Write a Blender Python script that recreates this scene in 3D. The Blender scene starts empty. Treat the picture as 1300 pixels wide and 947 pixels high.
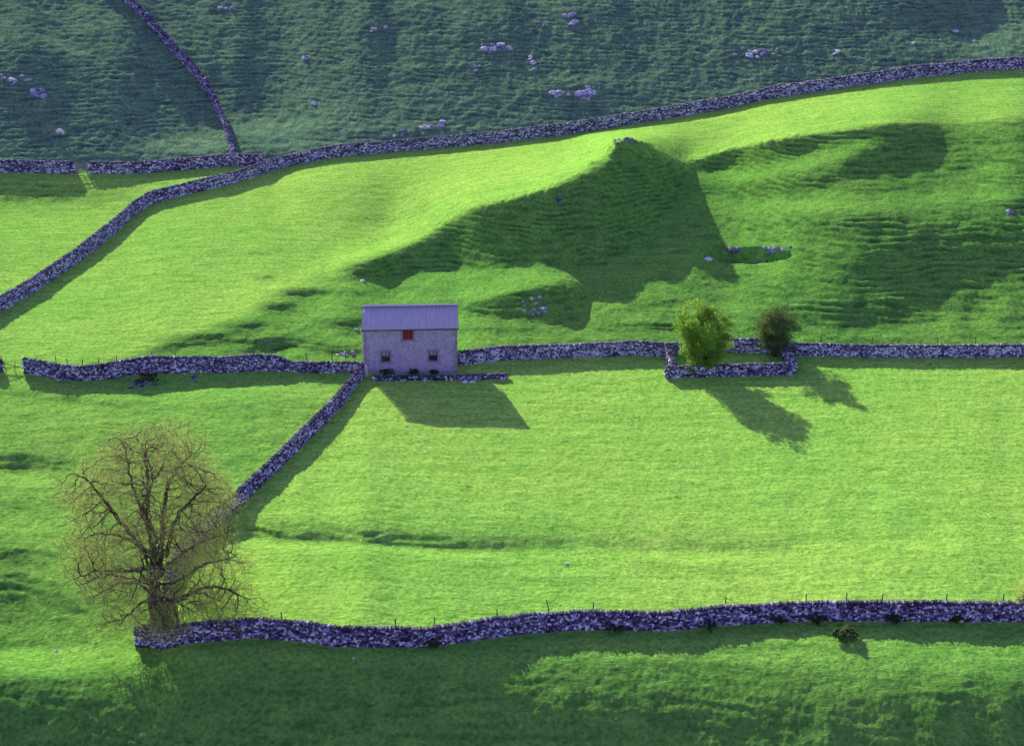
import bpy, math, random
import numpy as np
from mathutils import Vector, Matrix

random.seed(7)
rng = np.random.default_rng(11)
scene = bpy.context.scene
COL = scene.collection
R_ = math.radians

# ------------------------------------------------------------------ camera
F_PX, W_PX, CX, CY = 2000.0, 1300.0, 650.0, 473.5
PITCH = R_(19.1)
D0 = 174.0
CAM_H = D0 * math.sin(R_(19.0))
cp, sp = math.cos(PITCH), math.sin(PITCH)
camd = bpy.data.cameras.new('camera')
cam = bpy.data.objects.new('camera', camd)
COL.objects.link(cam)
cam.location = (0, 0, CAM_H)
cam.rotation_euler = (math.pi / 2 - PITCH, 0, 0)
camd.sensor_width = 36.0
camd.lens = 36.0 * F_PX / W_PX
camd.clip_end = 5000
scene.camera = cam

# ------------------------------------------------------------------ light
SUN_EL, SUN_AZ = R_(25.5), R_(26.0)
sdir = Vector((-math.sin(SUN_AZ) * math.cos(SUN_EL), math.cos(SUN_AZ) * math.cos(SUN_EL), math.sin(SUN_EL)))
sund = bpy.data.lights.new('sun', 'SUN')
sund.energy = 6.6
sund.angle = R_(0.5)
sund.color = (1.0, 0.96, 0.66)
sun = bpy.data.objects.new('sun', sund)
COL.objects.link(sun)
sun.rotation_euler = sdir.to_track_quat('Z', 'Y').to_euler()
world = bpy.data.worlds.new('World')
scene.world = world
world.use_nodes = True
wn = world.node_tree.nodes
sky = wn.new('ShaderNodeTexSky')
sky.sky_type = 'NISHITA'
sky.sun_disc = False
sky.sun_elevation = SUN_EL
sky.sun_rotation = -SUN_AZ
sky.ozone_density = 2.0
bg = wn['Background']
tint = wn.new('ShaderNodeMix'); tint.data_type = 'RGBA'; tint.blend_type = 'MULTIPLY'
tint.inputs[0].default_value = 1.0; tint.inputs[7].default_value = (1.22, .84, 1.45, 1)
world.node_tree.links.new(sky.outputs[0], tint.inputs[6])
world.node_tree.links.new(tint.outputs[2], bg.inputs[0])
bg.inputs[1].default_value = 0.15
scene.view_settings.view_transform = 'Standard'
scene.view_settings.look = 'None'
scene.view_settings.exposure = 0.0

# ------------------------------------------------------------------ noise
_perm = rng.permutation(4096).astype(np.int64)
_gr = rng.uniform(0, 2 * np.pi, 4096)
_gx, _gy = np.cos(_gr), np.sin(_gr)
def perlin(x, y):
    xi = np.floor(x).astype(np.int64); yi = np.floor(y).astype(np.int64)
    xf = x - xi; yf = y - yi
    def g(ix, iy, dx, dy):
        h = _perm[(_perm[ix & 4095] + iy) & 4095]
        return _gx[h] * dx + _gy[h] * dy
    u = xf * xf * xf * (xf * (xf * 6 - 15) + 10); v = yf * yf * yf * (yf * (yf * 6 - 15) + 10)
    a = g(xi, yi, xf, yf); b = g(xi + 1, yi, xf - 1, yf)
    c = g(xi, yi + 1, xf, yf - 1); d = g(xi + 1, yi + 1, xf - 1, yf - 1)
    return ((a + u * (b - a)) + v * ((c + u * (d - c)) - (a + u * (b - a)))) * 1.5
def fbm(x, y, o=4):
    s = 0; a = 1; t = 0
    for k in range(o):
        s = s + a * perlin(x + 17.3 * k, y - 9.1 * k); t += a; a *= .5; x = x * 2.03; y = y * 2.03
    return s / t
def smooth(a, b, x):
    t = np.clip((x - a) / (b - a), 0, 1)
    return t * t * (3 - 2 * t)
def poly(pts, x):
    p = np.array(pts, float)
    return np.interp(x, p[:, 0], p[:, 1])

# ------------------------------------------------------------------ lines of the land, as read off the survey view
W7 = [(-110, 466), (-30, 413), (0, 395), (45, 369), (87, 340), (101, 330), (143, 297), (174, 269), (195, 257), (244, 245), (296, 233),
      (349, 215), (383, 207), (425, 199), (530, 190), (634, 181), (721, 171), (774, 162), (850, 150), (920, 138),
      (989, 123), (1059, 113), (1164, 98), (1233, 91), (1300, 87), (1340, 85), (1500, 80)]
W8 = [(-160, 217), (-30, 218), (0, 218), (98, 220), (112, 220), (174, 220), (244, 214), (296, 210), (342, 211)]
W1 = [(172, 818), (209, 819), (261, 812), (314, 807), (383, 811), (425, 817), (477, 819), (537, 819), (599, 811),
      (669, 801), (739, 797), (850, 798), (920, 791), (1024, 786), (1129, 786), (1300, 787), (1500, 789)]
CREST = [(150, 455), (190, 440), (230, 424), (300, 396), (400, 350), (480, 318), (540, 300), (561, 286), (599, 264), (634, 256), (683, 244),
         (721, 229), (750, 205), (775, 190), (791, 182), (803, 183), (843, 198), (871, 208), (905, 196), (960, 183), (1000, 175),
         (1060, 168), (1130, 157), (1180, 157), (1240, 152), (1300, 148), (1700, 140)]

# ------------------------------------------------------------------ terrain: the steepness of the land is laid out, then summed into heights
cols = np.concatenate([np.arange(-700, -20, 10.0), np.arange(-20, 1320, 1.25), np.arange(1320, 2001, 10.0)])
rows = np.concatenate([np.arange(-150, -10, 2.5), np.arange(-10, 960, 1.2), np.arange(960, 1800, 6.0)])
X, Yp = np.meshgrid(cols, rows)

def blob(cx, cy, rx, ry, amp, rot=0.0):
    c, s = math.cos(R_(rot)), math.sin(R_(rot))
    dx, dy = X - cx, Yp - cy
    u = (dx * c + dy * s) / rx; v = (-dx * s + dy * c) / ry
    return amp * np.exp(-(u * u + v * v))
def band(pts, wu, wd, amp, fade=25.0):
    p = np.array(pts, float)
    yc = np.interp(X, p[:, 0], p[:, 1])
    d = Yp - yc
    e = smooth(p[0, 0] - fade, p[0, 0] + fade, X) * (1 - smooth(p[-1, 0] - fade, p[-1, 0] + fade, X))
    return amp * e * np.where(d < 0, np.exp(-(d / wu) ** 2), np.exp(-(d / wd) ** 2))
def scarp(top, bot, amp, edge=4.0, soft=14.0):
    """steep face between an upper edge and a lower edge"""
    t = poly(top, X); b = poly(bot, X)
    x0, x1 = top[0][0], top[-1][0]
    e = smooth(x0 - 8, x0 + 40, X) * (1 - smooth(x1 - 20, x1 + 8, X))
    return amp * e * smooth(t - edge * .3, t + edge, Yp) * (1 - smooth(b - soft, b + soft * .4, Yp)) * smooth(2, 12, b - t)

ytop = np.minimum(poly(W7, X), np.where(X < 342, poly(W8, X), 1e9))
y7 = poly(W7, X)
ycr = poly(CREST, X)
ybot = poly([(-700, 830)] + W1 + [(2000, 787)], X)
ymid = poly([(-700, 470), (0, 470), (450, 470), (580, 463), (850, 449), (1300, 451), (2000, 451)], X)
xdiag = poly([(-150, 60), (380, 500), (470, 460), (520, 421), (554, 383), (621, 314), (683, 244), (745, 212), (800, 203), (2000, 100)], Yp)

left = 1 - smooth(-8, 8, X - xdiag)
# base steepness
far = 0.065 + 0.06 * smooth(950, 1250, X) + 0.07 * (1 - smooth(120, 420, X))
mid = 0.13 + 0.12 * smooth(480, 900, X) + 0.05 * smooth(860, 1050, X)
low = 0.105 * (1 - left) + 0.17 * left
belw = -0.01 + .10 * smooth(815, 850, Yp)
S = np.where(True, far, 0)
S = S + (mid - S) * smooth(-3, 8, Yp - ycr)
S = S + (low - S) * smooth(-6, 8, Yp - ymid)
S = S + (belw - S) * smooth(-4, 10, Yp - ybot)
upper = 0.47 + .06 * (X - CX) / F_PX
S = S + (upper - S) * (1 - smooth(-7, 3, Yp - ytop))
# the hillside above the top wall
up = (1 - smooth(-7, 3, Yp - ytop))
hill = (blob(340, 168, 110, 24, -.24) + blob(225, 186, 70, 14, -.18) + blob(1265, 50, 95, 34, -.22) + blob(800, 60, 260, 60, .02) + blob(660, 80, 190, 70, .03)
        + blob(90, 15, 130, 45, -.10) + blob(250, 40, 60, 45, -.08, 40) + blob(430, 130, 140, 18, -.07) + blob(60, 55, 90, 12, -.12, 20)
        + blob(25, 110, 50, 30, .14) + blob(740, 120, 45, 14, .18) + blob(735, 100, 60, 8, -.16) + blob(478, 36, 30, 8, .12)
        + blob(625, 60, 35, 12, .10) + blob(500, 172, 110, 7, .10) + blob(520, 160, 90, 6, -.12) + blob(960, 72, 60, 10, .08)
        + blob(1000, 95, 120, 10, .05) + blob(800, 30, 160, 25, .03) + blob(620, 5, 120, 14, -.06) + blob(1050, 5, 150, 14, -.03))
S = S + up * hill
# small field at the upper left
S = S + (1 - smooth(-4, 4, Yp - y7)) * (1 - up) * (blob(30, 245, 130, 20, .26) + blob(60, 330, 80, 30, .06) + blob(250, 232, 60, 8, -.05))
# far field undulations
S = S + blob(500, 300, 120, 10, -.02, -22) + blob(420, 330, 110, 10, -.02, -22) + blob(700, 222, 60, 7, -.06, -20) + blob(300, 330, 90, 14, .02)
S = S + blob(330, 320, 26, 4, .12) + blob(1200, 150, 120, 8, .05)
# the great bank below the knoll
S = S + scarp([(430, 352), (480, 330), (540, 301), (561, 287), (599, 265), (634, 257), (683, 245), (721, 230), (770, 213), (791, 186), (803, 186), (843, 200), (871, 209)],
              [(430, 358), (480, 350), (560, 345), (600, 343), (700, 338), (760, 338), (800, 318), (850, 270), (871, 230)], .42, 4, 10)
S = S + band([(450, 338), (480, 330), (540, 302), (561, 288), (599, 266), (634, 258), (683, 246), (721, 231), (770, 214)], 5, 10, .14)
S = S + blob(792, 186, 14, 7, .45) + blob(757, 203, 13, 5, -.22, -38) + blob(640, 296, 60, 38, .16, -15) + blob(740, 290, 60, 40, .03) + blob(588, 298, 26, 26, .16, -15) - blob(500, 322, 60, 26, .16) + blob(820, 192, 26, 6, .20, 22) + blob(790, 172, 40, 6, -.35)
# streaky left end of it and the small dips before it
for a in [(520, 322, 34, 5, .26, -14), (485, 346, 28, 5, .28), (470, 352, 30, 6, .22), (455, 338, 22, 4, .30, -14), (386, 371, 26, 5, .38), (402, 373, 30, 3, .22), (350, 389, 22, 5, .38),
          (340, 352, 12, 3, .30), (316, 415, 26, 7, .40), (270, 430, 60, 7, .32), (225, 440, 40, 6, .30, -10), (333, 441, 30, 8, .42, -12), (360, 434, 40, 5, .28), (405, 440, 45, 4, .2),
          (440, 411, 30, 7, .40), (435, 446, 40, 6, .30), (400, 362, 60, 4, -.1), (300, 400, 60, 5, -.06, -18), (545, 330, 30, 4, .2), (480, 305, 20, 3, .12, -20),
          (560, 312, 40, 3, .15, -10), (395, 400, 50, 4, -.06)]:
    S = S + blob(*a)
# hummock right of the barn
S = S + scarp([(575, 394), (600, 384), (640, 373), (690, 361), (720, 362), (748, 376)], [(575, 400), (600, 402), (650, 408), (700, 412), (735, 405), (748, 385)], .40, 4, 12)
S = S + blob(690, 352, 80, 6, -.17) + blob(600, 370, 60, 6, -.10, -12) + blob(620, 420, 80, 6, .12) + blob(840, 415, 60, 5, .22) + blob(700, 345, 60, 5, -.08)
# second mound and the band under it
S = S + scarp([(876, 206), (905, 196), (960, 183), (1000, 174), (1040, 182)], [(876, 212), (905, 216), (940, 216), (985, 206), (1020, 196), (1040, 190)], .45, 3, 8)
S = S + band([(1010, 178), (1060, 170), (1120, 160), (1180, 160)], 4, 10, .22, 15) + blob(1150, 172, 40, 6, .16)
S = S + band([(940, 242), (1000, 240), (1060, 224), (1110, 205), (1165, 188)], 14, 10, .33, 25)
S = S + band([(880, 225), (960, 222), (1040, 205), (1100, 185)], 8, 8, -.12, 20)
S = S + blob(1020, 262, 160, 9, -.13, -3) + blob(1200, 250, 140, 10, -.13, -3) + blob(1000, 290, 60, 7, -.10, -12)
S = S + band([(880, 208), (905, 199), (960, 186), (1000, 177), (1060, 171), (1130, 160), (1185, 161)], 2, 7, .30, 12)
S = S + band([(600, 268), (634, 260), (683, 248), (721, 233), (770, 217), (800, 192)], 2, 6, .14, 12)
# hollow with rocks
pit = smooth(893, 910, X) * (1 - smooth(1000, 1015, X)) * smooth(313, 318, Yp - 3 * np.sin((X - 900) / 34)) * (1 - smooth(329, 333, Yp))
S = S + blob(950, 308, 60, 4, -.1) + blob(950, 342, 70, 6, -.10)
# right hand slope
S = S + blob(1035, 287, 70, 13, .26) + blob(1210, 325, 140, 34, .27) + blob(1290, 300, 60, 30, .10) + blob(1120, 345, 80, 20, .12)
S = S + blob(1070, 396, 80, 18, .30) + blob(1290, 262, 25, 5, .3) + blob(1180, 420, 160, 10, -.10) + blob(1200, 185, 100, 18, .02)
S = S + blob(960, 395, 60, 20, -.06)
# lower field: the lynchet
LY = [(292, 672), (350, 680), (420, 682), (500, 686), (580, 692), (640, 693), (700, 690), (800, 692), (900, 694), (1010, 693)]
S = S + band(LY, 16, 6, .35, 30) * (1 - .55 * smooth(600, 760, X)) + band([(x, y + 13) for x, y in LY], 5, 6, -.13, 30)
S = S + band([(640, 706), (690, 700), (740, 704), (770, 708)], 5, 5, .09) + blob(720, 735, 70, 5, .07) + blob(1180, 690, 170, 9, -.10, -3)
S = S + band([(950, 703), (1010, 700), (1060, 695)], 4, 4, .12)
# rough ground at the lower left
for a in [(40, 588, 60, 9, .36), (20, 580, 40, 7, .15), (50, 503, 60, 5, .18, 4), (130, 514, 60, 4, .08), (180, 500, 150, 12, -.11), (30, 610, 60, 8, -.15), (20, 705, 50, 12, .22), (15, 740, 30, 12, .16),
          (110, 770, 90, 25, .14), (60, 830, 120, 20, .12), (90, 560, 60, 10, .06), (190, 486, 36, 6, .26), (330, 490, 150, 16, -.13), (80, 520, 60, 6, -.08), (60, 640, 80, 10, .06),
          (250, 486, 60, 4, .10), (60, 670, 60, 10, -.05), (30, 760, 40, 20, .1)]:
    S = S + blob(*a)
S = S + left * (blob(50, 770, 150, 60, .09) + .10 * fbm(X / 28, Yp / 6, 3) * smooth(10, 40, Yp - ymid))
# below the foreground wall
for a in [(690, 826, 90, 5, .30), (900, 822, 130, 6, .16), (480, 845, 160, 14, .05), (1000, 820, 90, 6, .14), (700, 845, 120, 10, .06), (880, 845, 60, 4, .20), (1180, 835, 160, 18, -.03),
          (300, 840, 200, 14, .10), (640, 838, 60, 4, -.1)]:
    S = S + blob(*a)
# the nearest ground levels out below the frame, the hill goes on above it and flattens
S = S + .15 * smooth(0, 1, (Yp - ybot - 22 - 30 * smooth(900, 1200, X)) / (26 + 26 * smooth(700, 1200, X))) * smooth(2, 8, Yp - ybot) * (1 - .25 * blob(1180, 832, 160, 16, 1.0))
S = S + (.06 + .10 * fbm(X / 45, Yp / 7, 3)) * smooth(4, 16, Yp - ybot)
S = S + (0.60 - S) * smooth(838, 925, Yp + 16 * fbm(X / 60, Yp / 30, 3))  # steep ground added here, turned from the sun so the bottom lies in shade
S = S + (0.30 - S) * smooth(1000, 1100, Yp)
S = S + (0.30 - S) * (1 - smooth(-60, -20, Yp))
out = np.maximum(smooth(0, 300, -X), smooth(1300, 1600, X))
S = S + (np.clip(S, .10, .42) - S) * out
# gentle natural variation
midz = smooth(0, 14, Yp - ycr) * (1 - smooth(-10, 2, Yp - ymid))
S = S + (.03 + .10 * midz + .05 * up) * fbm(X / 60, Yp / 13, 3) * (1 - out) + .10 * (midz + .6 * up) * fbm(X / 30 + 50, Yp / 4.5, 2) * (1 - out)

Yr = F_PX * cp + (CY - Yp) * sp
Zr = -F_PX * sp + (CY - Yp) * cp
Xr = X - CX
# neighbouring strips of land agree where they meet, so the relief runs on sideways
def gsm(a, sig):
    u = np.arange(-700, 2001, 5.0); b = np.interp(u, cols, a)
    k = np.arange(-int(3 * sig / 5), int(3 * sig / 5) + 1) * 5.0; k = np.exp(-.5 * (k / sig) ** 2); k /= k.sum()
    b = np.convolve(np.pad(b, len(k) // 2, mode='edge'), k, 'valid')
    return np.interp(cols, u, b)
def lateral(A, sig):
    u = np.arange(-700, 2001, 1.25); k = np.arange(-int(3 * sig / 1.25), int(3 * sig / 1.25) + 1) * 1.25; k = np.exp(-.5 * (k / sig) ** 2); k /= k.sum()
    o_ = np.empty_like(A)
    for r_ in range(A.shape[0]):
        b = np.interp(u, cols, A[r_]); o_[r_] = np.interp(cols, u, np.convolve(np.pad(b, len(k) // 2, mode='edge'), k, 'valid'))
    return o_
v = CY - rows
i0 = int(np.argmin(np.abs(rows - 470)))
htop = poly([(575, 394), (600, 384), (640, 373), (690, 361), (720, 362), (748, 376)], cols)
yt_ = gsm(ytop[0], 9.0)
one = np.ones_like(cols)
def settle(lnT, yeval, ystart, yend, sig, win=None):
    at_ = np.array([np.interp(yeval[j], rows, lnT[:, j]) for j in range(len(cols))])
    cor = gsm(at_, sig) - at_
    if win: cor = cor * smooth(win[0] - 20, win[0], cols) * (1 - smooth(win[1], win[1] + 20, cols))
    dd_ = ystart - yend; dd_ = np.where(np.abs(dd_) < 4, 4 * np.sign(dd_ + 1e-6), dd_)
    w = np.clip((ystart[None, :] - Yp) / dd_[None, :], 0, 1)
    return lnT + cor[None, :] * w * w * (3 - 2 * w)
def land(S):
    S = np.maximum(S, .55 * Zr / Yr)
    g = (S * sp - cp) / (Zr - S * Yr)               # d ln t / dv
    lnT = np.zeros_like(S)
    lnT[1:] = np.cumsum(.5 * (g[1:] + g[:-1]) * (v[1:] - v[:-1])[:, None], axis=0)
    lnT = lnT - lnT[i0][None, :]
    lnT = settle(lnT, htop - 10, htop, htop - 10, 70.0, (560, 770))
    lnT = settle(lnT, ycr[0] + 4, np.minimum(ymid[0] - 15, ycr[0] + 150), ycr[0] + 4, 16.0)
    lnT = settle(lnT, yt_, np.minimum(ymid[0] - 15, ycr[0] + 6), yt_, 240.0)
    lnT = settle(lnT, 862 * one, np.minimum(ybot[0] + 2, 835), 862 * one, 150.0)
    return lateral(lnT, 7.0)
zb = -D0 * math.sin(R_(19.0)) + .25 * np.sin(cols / 160.0) + 0.0007 * np.maximum(cols - 900, 0)
t0 = zb / Zr[i0]
T = t0[None, :] * np.exp(land(S))
PX, PY, PZ = Xr * T, Yr * T, Zr * T + CAM_H

# small relief: sheep tracks across steep ground, tussocks everywhere
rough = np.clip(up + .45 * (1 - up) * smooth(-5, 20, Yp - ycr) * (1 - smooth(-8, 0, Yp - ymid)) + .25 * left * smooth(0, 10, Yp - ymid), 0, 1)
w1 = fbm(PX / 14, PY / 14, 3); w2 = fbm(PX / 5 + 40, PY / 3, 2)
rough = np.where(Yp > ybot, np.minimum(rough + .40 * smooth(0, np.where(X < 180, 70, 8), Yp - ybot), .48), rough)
steep = smooth(.2, .42, S)
phase = PZ / .50 + 1.0 * w1 + .5 * w2
gap = smooth(-.25, .35, fbm(PX / 7 + 90, PY / 3.5, 3))
trk = (np.sin(2 * np.pi * phase) * (.15 + .85 * gap) + .6 * np.sin(2 * np.pi * (PZ / .83 - 1.3 * w1 + .6 * w2)) * (1 - .8 * gap)) * np.where(Yp > ybot, .35, 1.0)
inner = (1 - out)
PZ = PZ + inner * (.050 - .014 * up) * trk * steep
tus = fbm(PX / 1.3, PY / 1.5, 3); tus2 = fbm(PX / .42 + 7, PY / .6, 2)
PZ = PZ + inner * (.055 + .11 * rough) * tus + inner * (.024 + .02 * rough) * tus2
PZ = PZ + inner * .10 * fbm(PX / 6 + 3, PY / 6, 3) * (.6 + rough)
# rocky ribs on top of the knoll
kn = np.exp(-(((X - 795) / 26) ** 2 + ((Yp - 191) / 11) ** 2))
PZ = PZ + .55 * np.exp(-((X - 796) / 34) ** 2 - ((Yp - 188) / 8) ** 2)
pr_ = ((X - 955) / 54) ** 2 + ((Yp - 323 - 2 * np.sin((X - 900) / 30)) / 9.5) ** 2 + .35 * fbm(X / 14, Yp / 6, 2)
PZ = PZ - 1.7 * (1 - smooth(.55, 1.15, pr_))
crest_ = smooth(600, 640, X) * (1 - smooth(1000, 1060, X)) * np.exp(-((Yp - ycr - 4) / 7) ** 2)
PZ = PZ + crest_ * .75 * np.abs(fbm(PX / 2.4, PY / 3.5, 3))
PZ = PZ + kn * (1.2 * np.abs(fbm(PX / 1.3, PY / 2.2, 3)) + .3)
# drill lines running down the lower field
dl = smooth(4, 20, Yp - ymid) * (1 - smooth(-10, 0, Yp - ybot)) * (1 - left)
PZ = PZ + dl * .005 * np.sin(2 * np.pi * (PX - .35 * PY + .6 * w2) / 1.3)

def gnd(px, py):
    """ground point seen at a picture position"""
    px = np.atleast_1d(np.asarray(px, float)); py = np.atleast_1d(np.asarray(py, float))
    i = np.clip(np.searchsorted(rows, py) - 1, 0, len(rows) - 2); j = np.clip(np.searchsorted(cols, px) - 1, 0, len(cols) - 2)
    a = (py - rows[i]) / (rows[i + 1] - rows[i]); b = (px - cols[j]) / (cols[j + 1] - cols[j])
    o = []
    for A in (PX, PY, PZ):
        o.append((A[i, j] * (1 - a) * (1 - b) + A[i + 1, j] * a * (1 - b) + A[i, j + 1] * (1 - a) * b + A[i + 1, j + 1] * a * b))
    return np.stack(o, -1)
def gv(px, py):
    return Vector(gnd(px, py)[0])
def scale_at(P):
    return F_PX / (P[1] * cp - (P[2] - CAM_H) * sp)       # picture units per metre
def ground_z(x, y, z0):
    z = z0
    for _ in range(14):
        d = y * cp - (z - CAM_H) * sp
        px = CX + F_PX * x / d; py = CY - F_PX * (y * sp + (z - CAM_H) * cp) / d
        q = gnd(px, py)[0]
        z = .5 * z + .5 * (q[2] + (y - q[1]) * .15)
    return z

# ------------------------------------------------------------------ materials
def mat(name):
    m = bpy.data.materials.new(name); m.use_nodes = True
    nt = m.node_tree
    b = nt.nodes['Principled BSDF']
    b.inputs['Specular IOR Level'].default_value = .15
    b.inputs['Roughness'].default_value = .9
    return m, nt, b
def N(nt, t, **kw):
    n = nt.nodes.new(t)
    for k, v_ in kw.items():
        if k.startswith('_'): setattr(n, k[1:], v_)
        else: n.inputs[k].default_value = v_
    return n
def noise(nt, vec, scale, detail=4, rough_=.55, dim='3D'):
    n = N(nt, 'ShaderNodeTexNoise', Scale=scale, Detail=detail, Roughness=rough_)
    nt.links.new(vec, n.inputs['Vector'])
    return n.outputs['Fac']
def ramp(nt, fac, stops):
    r = nt.nodes.new('ShaderNodeValToRGB')
    e = r.color_ramp.elements
    e[0].position, e[0].color = stops[0][0], (*stops[0][1], 1)
    e[1].position, e[1].color = stops[-1][0], (*stops[-1][1], 1)
    for p, c in stops[1:-1]:
        q = e.new(p); q.color = (*c, 1)
    nt.links.new(fac, r.inputs[0])
    return r.outputs[0]
def mix(nt, fac, a, b, mode='MIX'):
    n = nt.nodes.new('ShaderNodeMix'); n.data_type = 'RGBA'; n.blend_type = mode
    for sock, val in ((n.inputs[0], fac), (n.inputs[6], a), (n.inputs[7], b)):
        if isinstance(val, (int, float)): sock.default_value = val
        elif isinstance(val, tuple): sock.default_value = (*val, 1)
        else: nt.links.new(val, sock)
    return n.outputs[2]
def simple(name, c0, c1, scale=3.0, bump=0.0, rough_=.9, coord='Object', stretch=(1, 1, 1)):
    m, nt, b = mat(name)
    tc = nt.nodes.new('ShaderNodeTexCoord')
    mp = N(nt, 'ShaderNodeMapping', Scale=stretch); nt.links.new(tc.outputs[coord], mp.inputs['Vector'])
    f = noise(nt, mp.outputs[0], scale)
    nt.links.new(ramp(nt, f, [(.3, c0), (.7, c1)]), b.inputs['Base Color'])
    b.inputs['Roughness'].default_value = rough_
    if bump:
        bp = N(nt, 'ShaderNodeBump', Strength=bump, Distance=.05)
        nt.links.new(noise(nt, mp.outputs[0], scale * 3), bp.inputs['Height']); nt.links.new(bp.outputs[0], b.inputs['Normal'])
    return m

def grass_material():
    m, nt, b = mat('pasture_grass')
    L = nt.links.new
    ge = nt.nodes.new('ShaderNodeNewGeometry')
    pos = ge.outputs['Position']
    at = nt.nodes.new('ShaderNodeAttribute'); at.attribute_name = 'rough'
    fine = noise(nt, pos, 2.6, 5, .65); mids = noise(nt, pos, .42, 4, .6); big = noise(nt, pos, .045, 3, .5)
    lush = ramp(nt, fine, [(.30, (.23, .46, .085)), (.5, (.41, .75, .13)), (.70, (.62, .92, .185))])
    lush = mix(nt, .55, lush, ramp(nt, mids, [(.3, (.74, .84, .8)), (.7, (1.04, 1.02, 1.0))]), 'MULTIPLY')
    lush = mix(nt, .6, lush, ramp(nt, big, [(.34, (.72, .92, .8)), (.64, (1.03, 1.0, .95))]), 'MULTIPLY')
    wild = ramp(nt, fine, [(.28, (.08, .18, .10)), (.5, (.21, .41, .21)), (.75, (.42, .68, .28))])  # rough hill grass, blued in its colour to stand in for distance haze
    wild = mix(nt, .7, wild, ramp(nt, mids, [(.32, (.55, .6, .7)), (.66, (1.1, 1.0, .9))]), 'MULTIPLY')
    speck = noise(nt, pos, 1.15, 3, .6)
    lush = mix(nt, ramp(nt, speck, [(.66, (0, 0, 0)), (.74, (.75, .75, .75))]), lush, (.13, .24, .05))
    ms = N(nt, 'ShaderNodeMapping', Scale=(.22, 1.1, .6)); L(pos, ms.inputs['Vector'])
    streak = noise(nt, ms.outputs[0], 1.6, 4, .65)
    lush = mix(nt, .75, lush, ramp(nt, streak, [(.34, (.62, .76, .62)), (.52, (1.0, 1.0, 1.0)), (.7, (1.12, 1.08, 1.05))]), 'MULTIPLY')
    mw = N(nt, 'ShaderNodeMapping', Rotation=(0, 0, R_(24)), Scale=(.035, .85, .1)); L(pos, mw.inputs['Vector'])
    lush = mix(nt, .8, lush, ramp(nt, noise(nt, mw.outputs[0], 1.5, 3, .6), [(.36, (.80, .88, .80)), (.6, (1.04, 1.02, 1.0))]), 'MULTIPLY')
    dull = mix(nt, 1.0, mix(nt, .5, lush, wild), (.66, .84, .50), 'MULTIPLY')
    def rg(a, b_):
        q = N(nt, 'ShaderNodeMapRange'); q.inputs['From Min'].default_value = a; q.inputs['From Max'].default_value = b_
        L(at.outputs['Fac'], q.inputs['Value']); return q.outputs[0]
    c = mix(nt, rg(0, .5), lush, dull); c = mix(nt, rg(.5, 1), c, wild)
    ri = nt.nodes.new('ShaderNodeAttribute'); ri.attribute_name = 'riser_shade'
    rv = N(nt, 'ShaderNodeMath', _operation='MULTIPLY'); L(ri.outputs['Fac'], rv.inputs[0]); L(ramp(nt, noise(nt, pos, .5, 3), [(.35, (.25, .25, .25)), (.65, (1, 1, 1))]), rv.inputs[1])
    c = mix(nt, rv.outputs[0], c, mix(nt, 1.0, c, (.30, .36, .50), 'MULTIPLY'))  # shade streaks along the sheep tracks put into the grass colour
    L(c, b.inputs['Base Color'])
    b.inputs['Specular IOR Level'].default_value = .0
    b.inputs['Roughness'].default_value = 1.0
    h1 = mix(nt, .45, noise(nt, pos, 5.0, 4, .7), noise(nt, ms.outputs[0], 3.0, 4, .7))
    bp = N(nt, 'ShaderNodeBump', Strength=1.0, Distance=.22)
    L(h1, bp.inputs['Height']); L(bp.outputs[0], b.inputs['Normal'])
    return m
GRASS = grass_material()

def stone_material(name, tint=(1, 1, 1), moss=.25):
    m, nt, b = mat(name)
    at = nt.nodes.new('ShaderNodeAttribute'); at.attribute_name = 'tone'
    ge = nt.nodes.new('ShaderNodeNewGeometry')
    f = noise(nt, ge.outputs['Position'], 9.0, 4, .7)
    c = ramp(nt, at.outputs['Fac'], [(.0, (.05, .035, .06)), (.40, (.19, .18, .29)), (.70, (.48, .49, .72)), (1.0, (.96, .98, 1.0))])
    c = mix(nt, .6, c, ramp(nt, f, [(.3, (.45, .45, .5)), (.65, (1.15, 1.12, 1.1))]), 'MULTIPLY')
    c = mix(nt, 1.0, c, tint, 'MULTIPLY')
    nt.links.new(c, b.inputs['Base Color'])
    bp = N(nt, 'ShaderNodeBump', Strength=.5, Distance=.05)
    nt.links.new(f, bp.inputs['Height']); nt.links.new(bp.outputs[0], b.inputs['Normal'])
    return m
STONE = stone_material('limestone')
ROCK = stone_material('limestone_rock', (.86, .85, .84))

# ------------------------------------------------------------------ mesh helpers
def np_mesh(name, V, Fq, material, parent=None, tone=None, smooth_=False, attr='tone'):
    me = bpy.data.meshes.new(name)
    V = np.asarray(V, np.float32); Fq = np.asarray(Fq, np.int32)
    k = Fq.shape[1]
    me.vertices.add(len(V)); me.vertices.foreach_set('co', V.ravel())
    me.loops.add(Fq.size); me.loops.foreach_set('vertex_index', Fq.ravel())
    me.polygons.add(len(Fq)); me.polygons.foreach_set('loop_start', np.arange(0, Fq.size, k, dtype=np.int32))
    me.polygons.foreach_set('use_smooth', np.full(len(Fq), smooth_, bool))
    if tone is not None:
        a = me.attributes.new(attr, 'FLOAT', 'POINT'); a.data.foreach_set('value', np.asarray(tone, np.float32))
    me.update(calc_edges=True); me.validate()
    me.materials.append(material)
    o = bpy.data.objects.new(name, me); COL.objects.link(o)
    if parent: o.parent = parent
    return o
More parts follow.
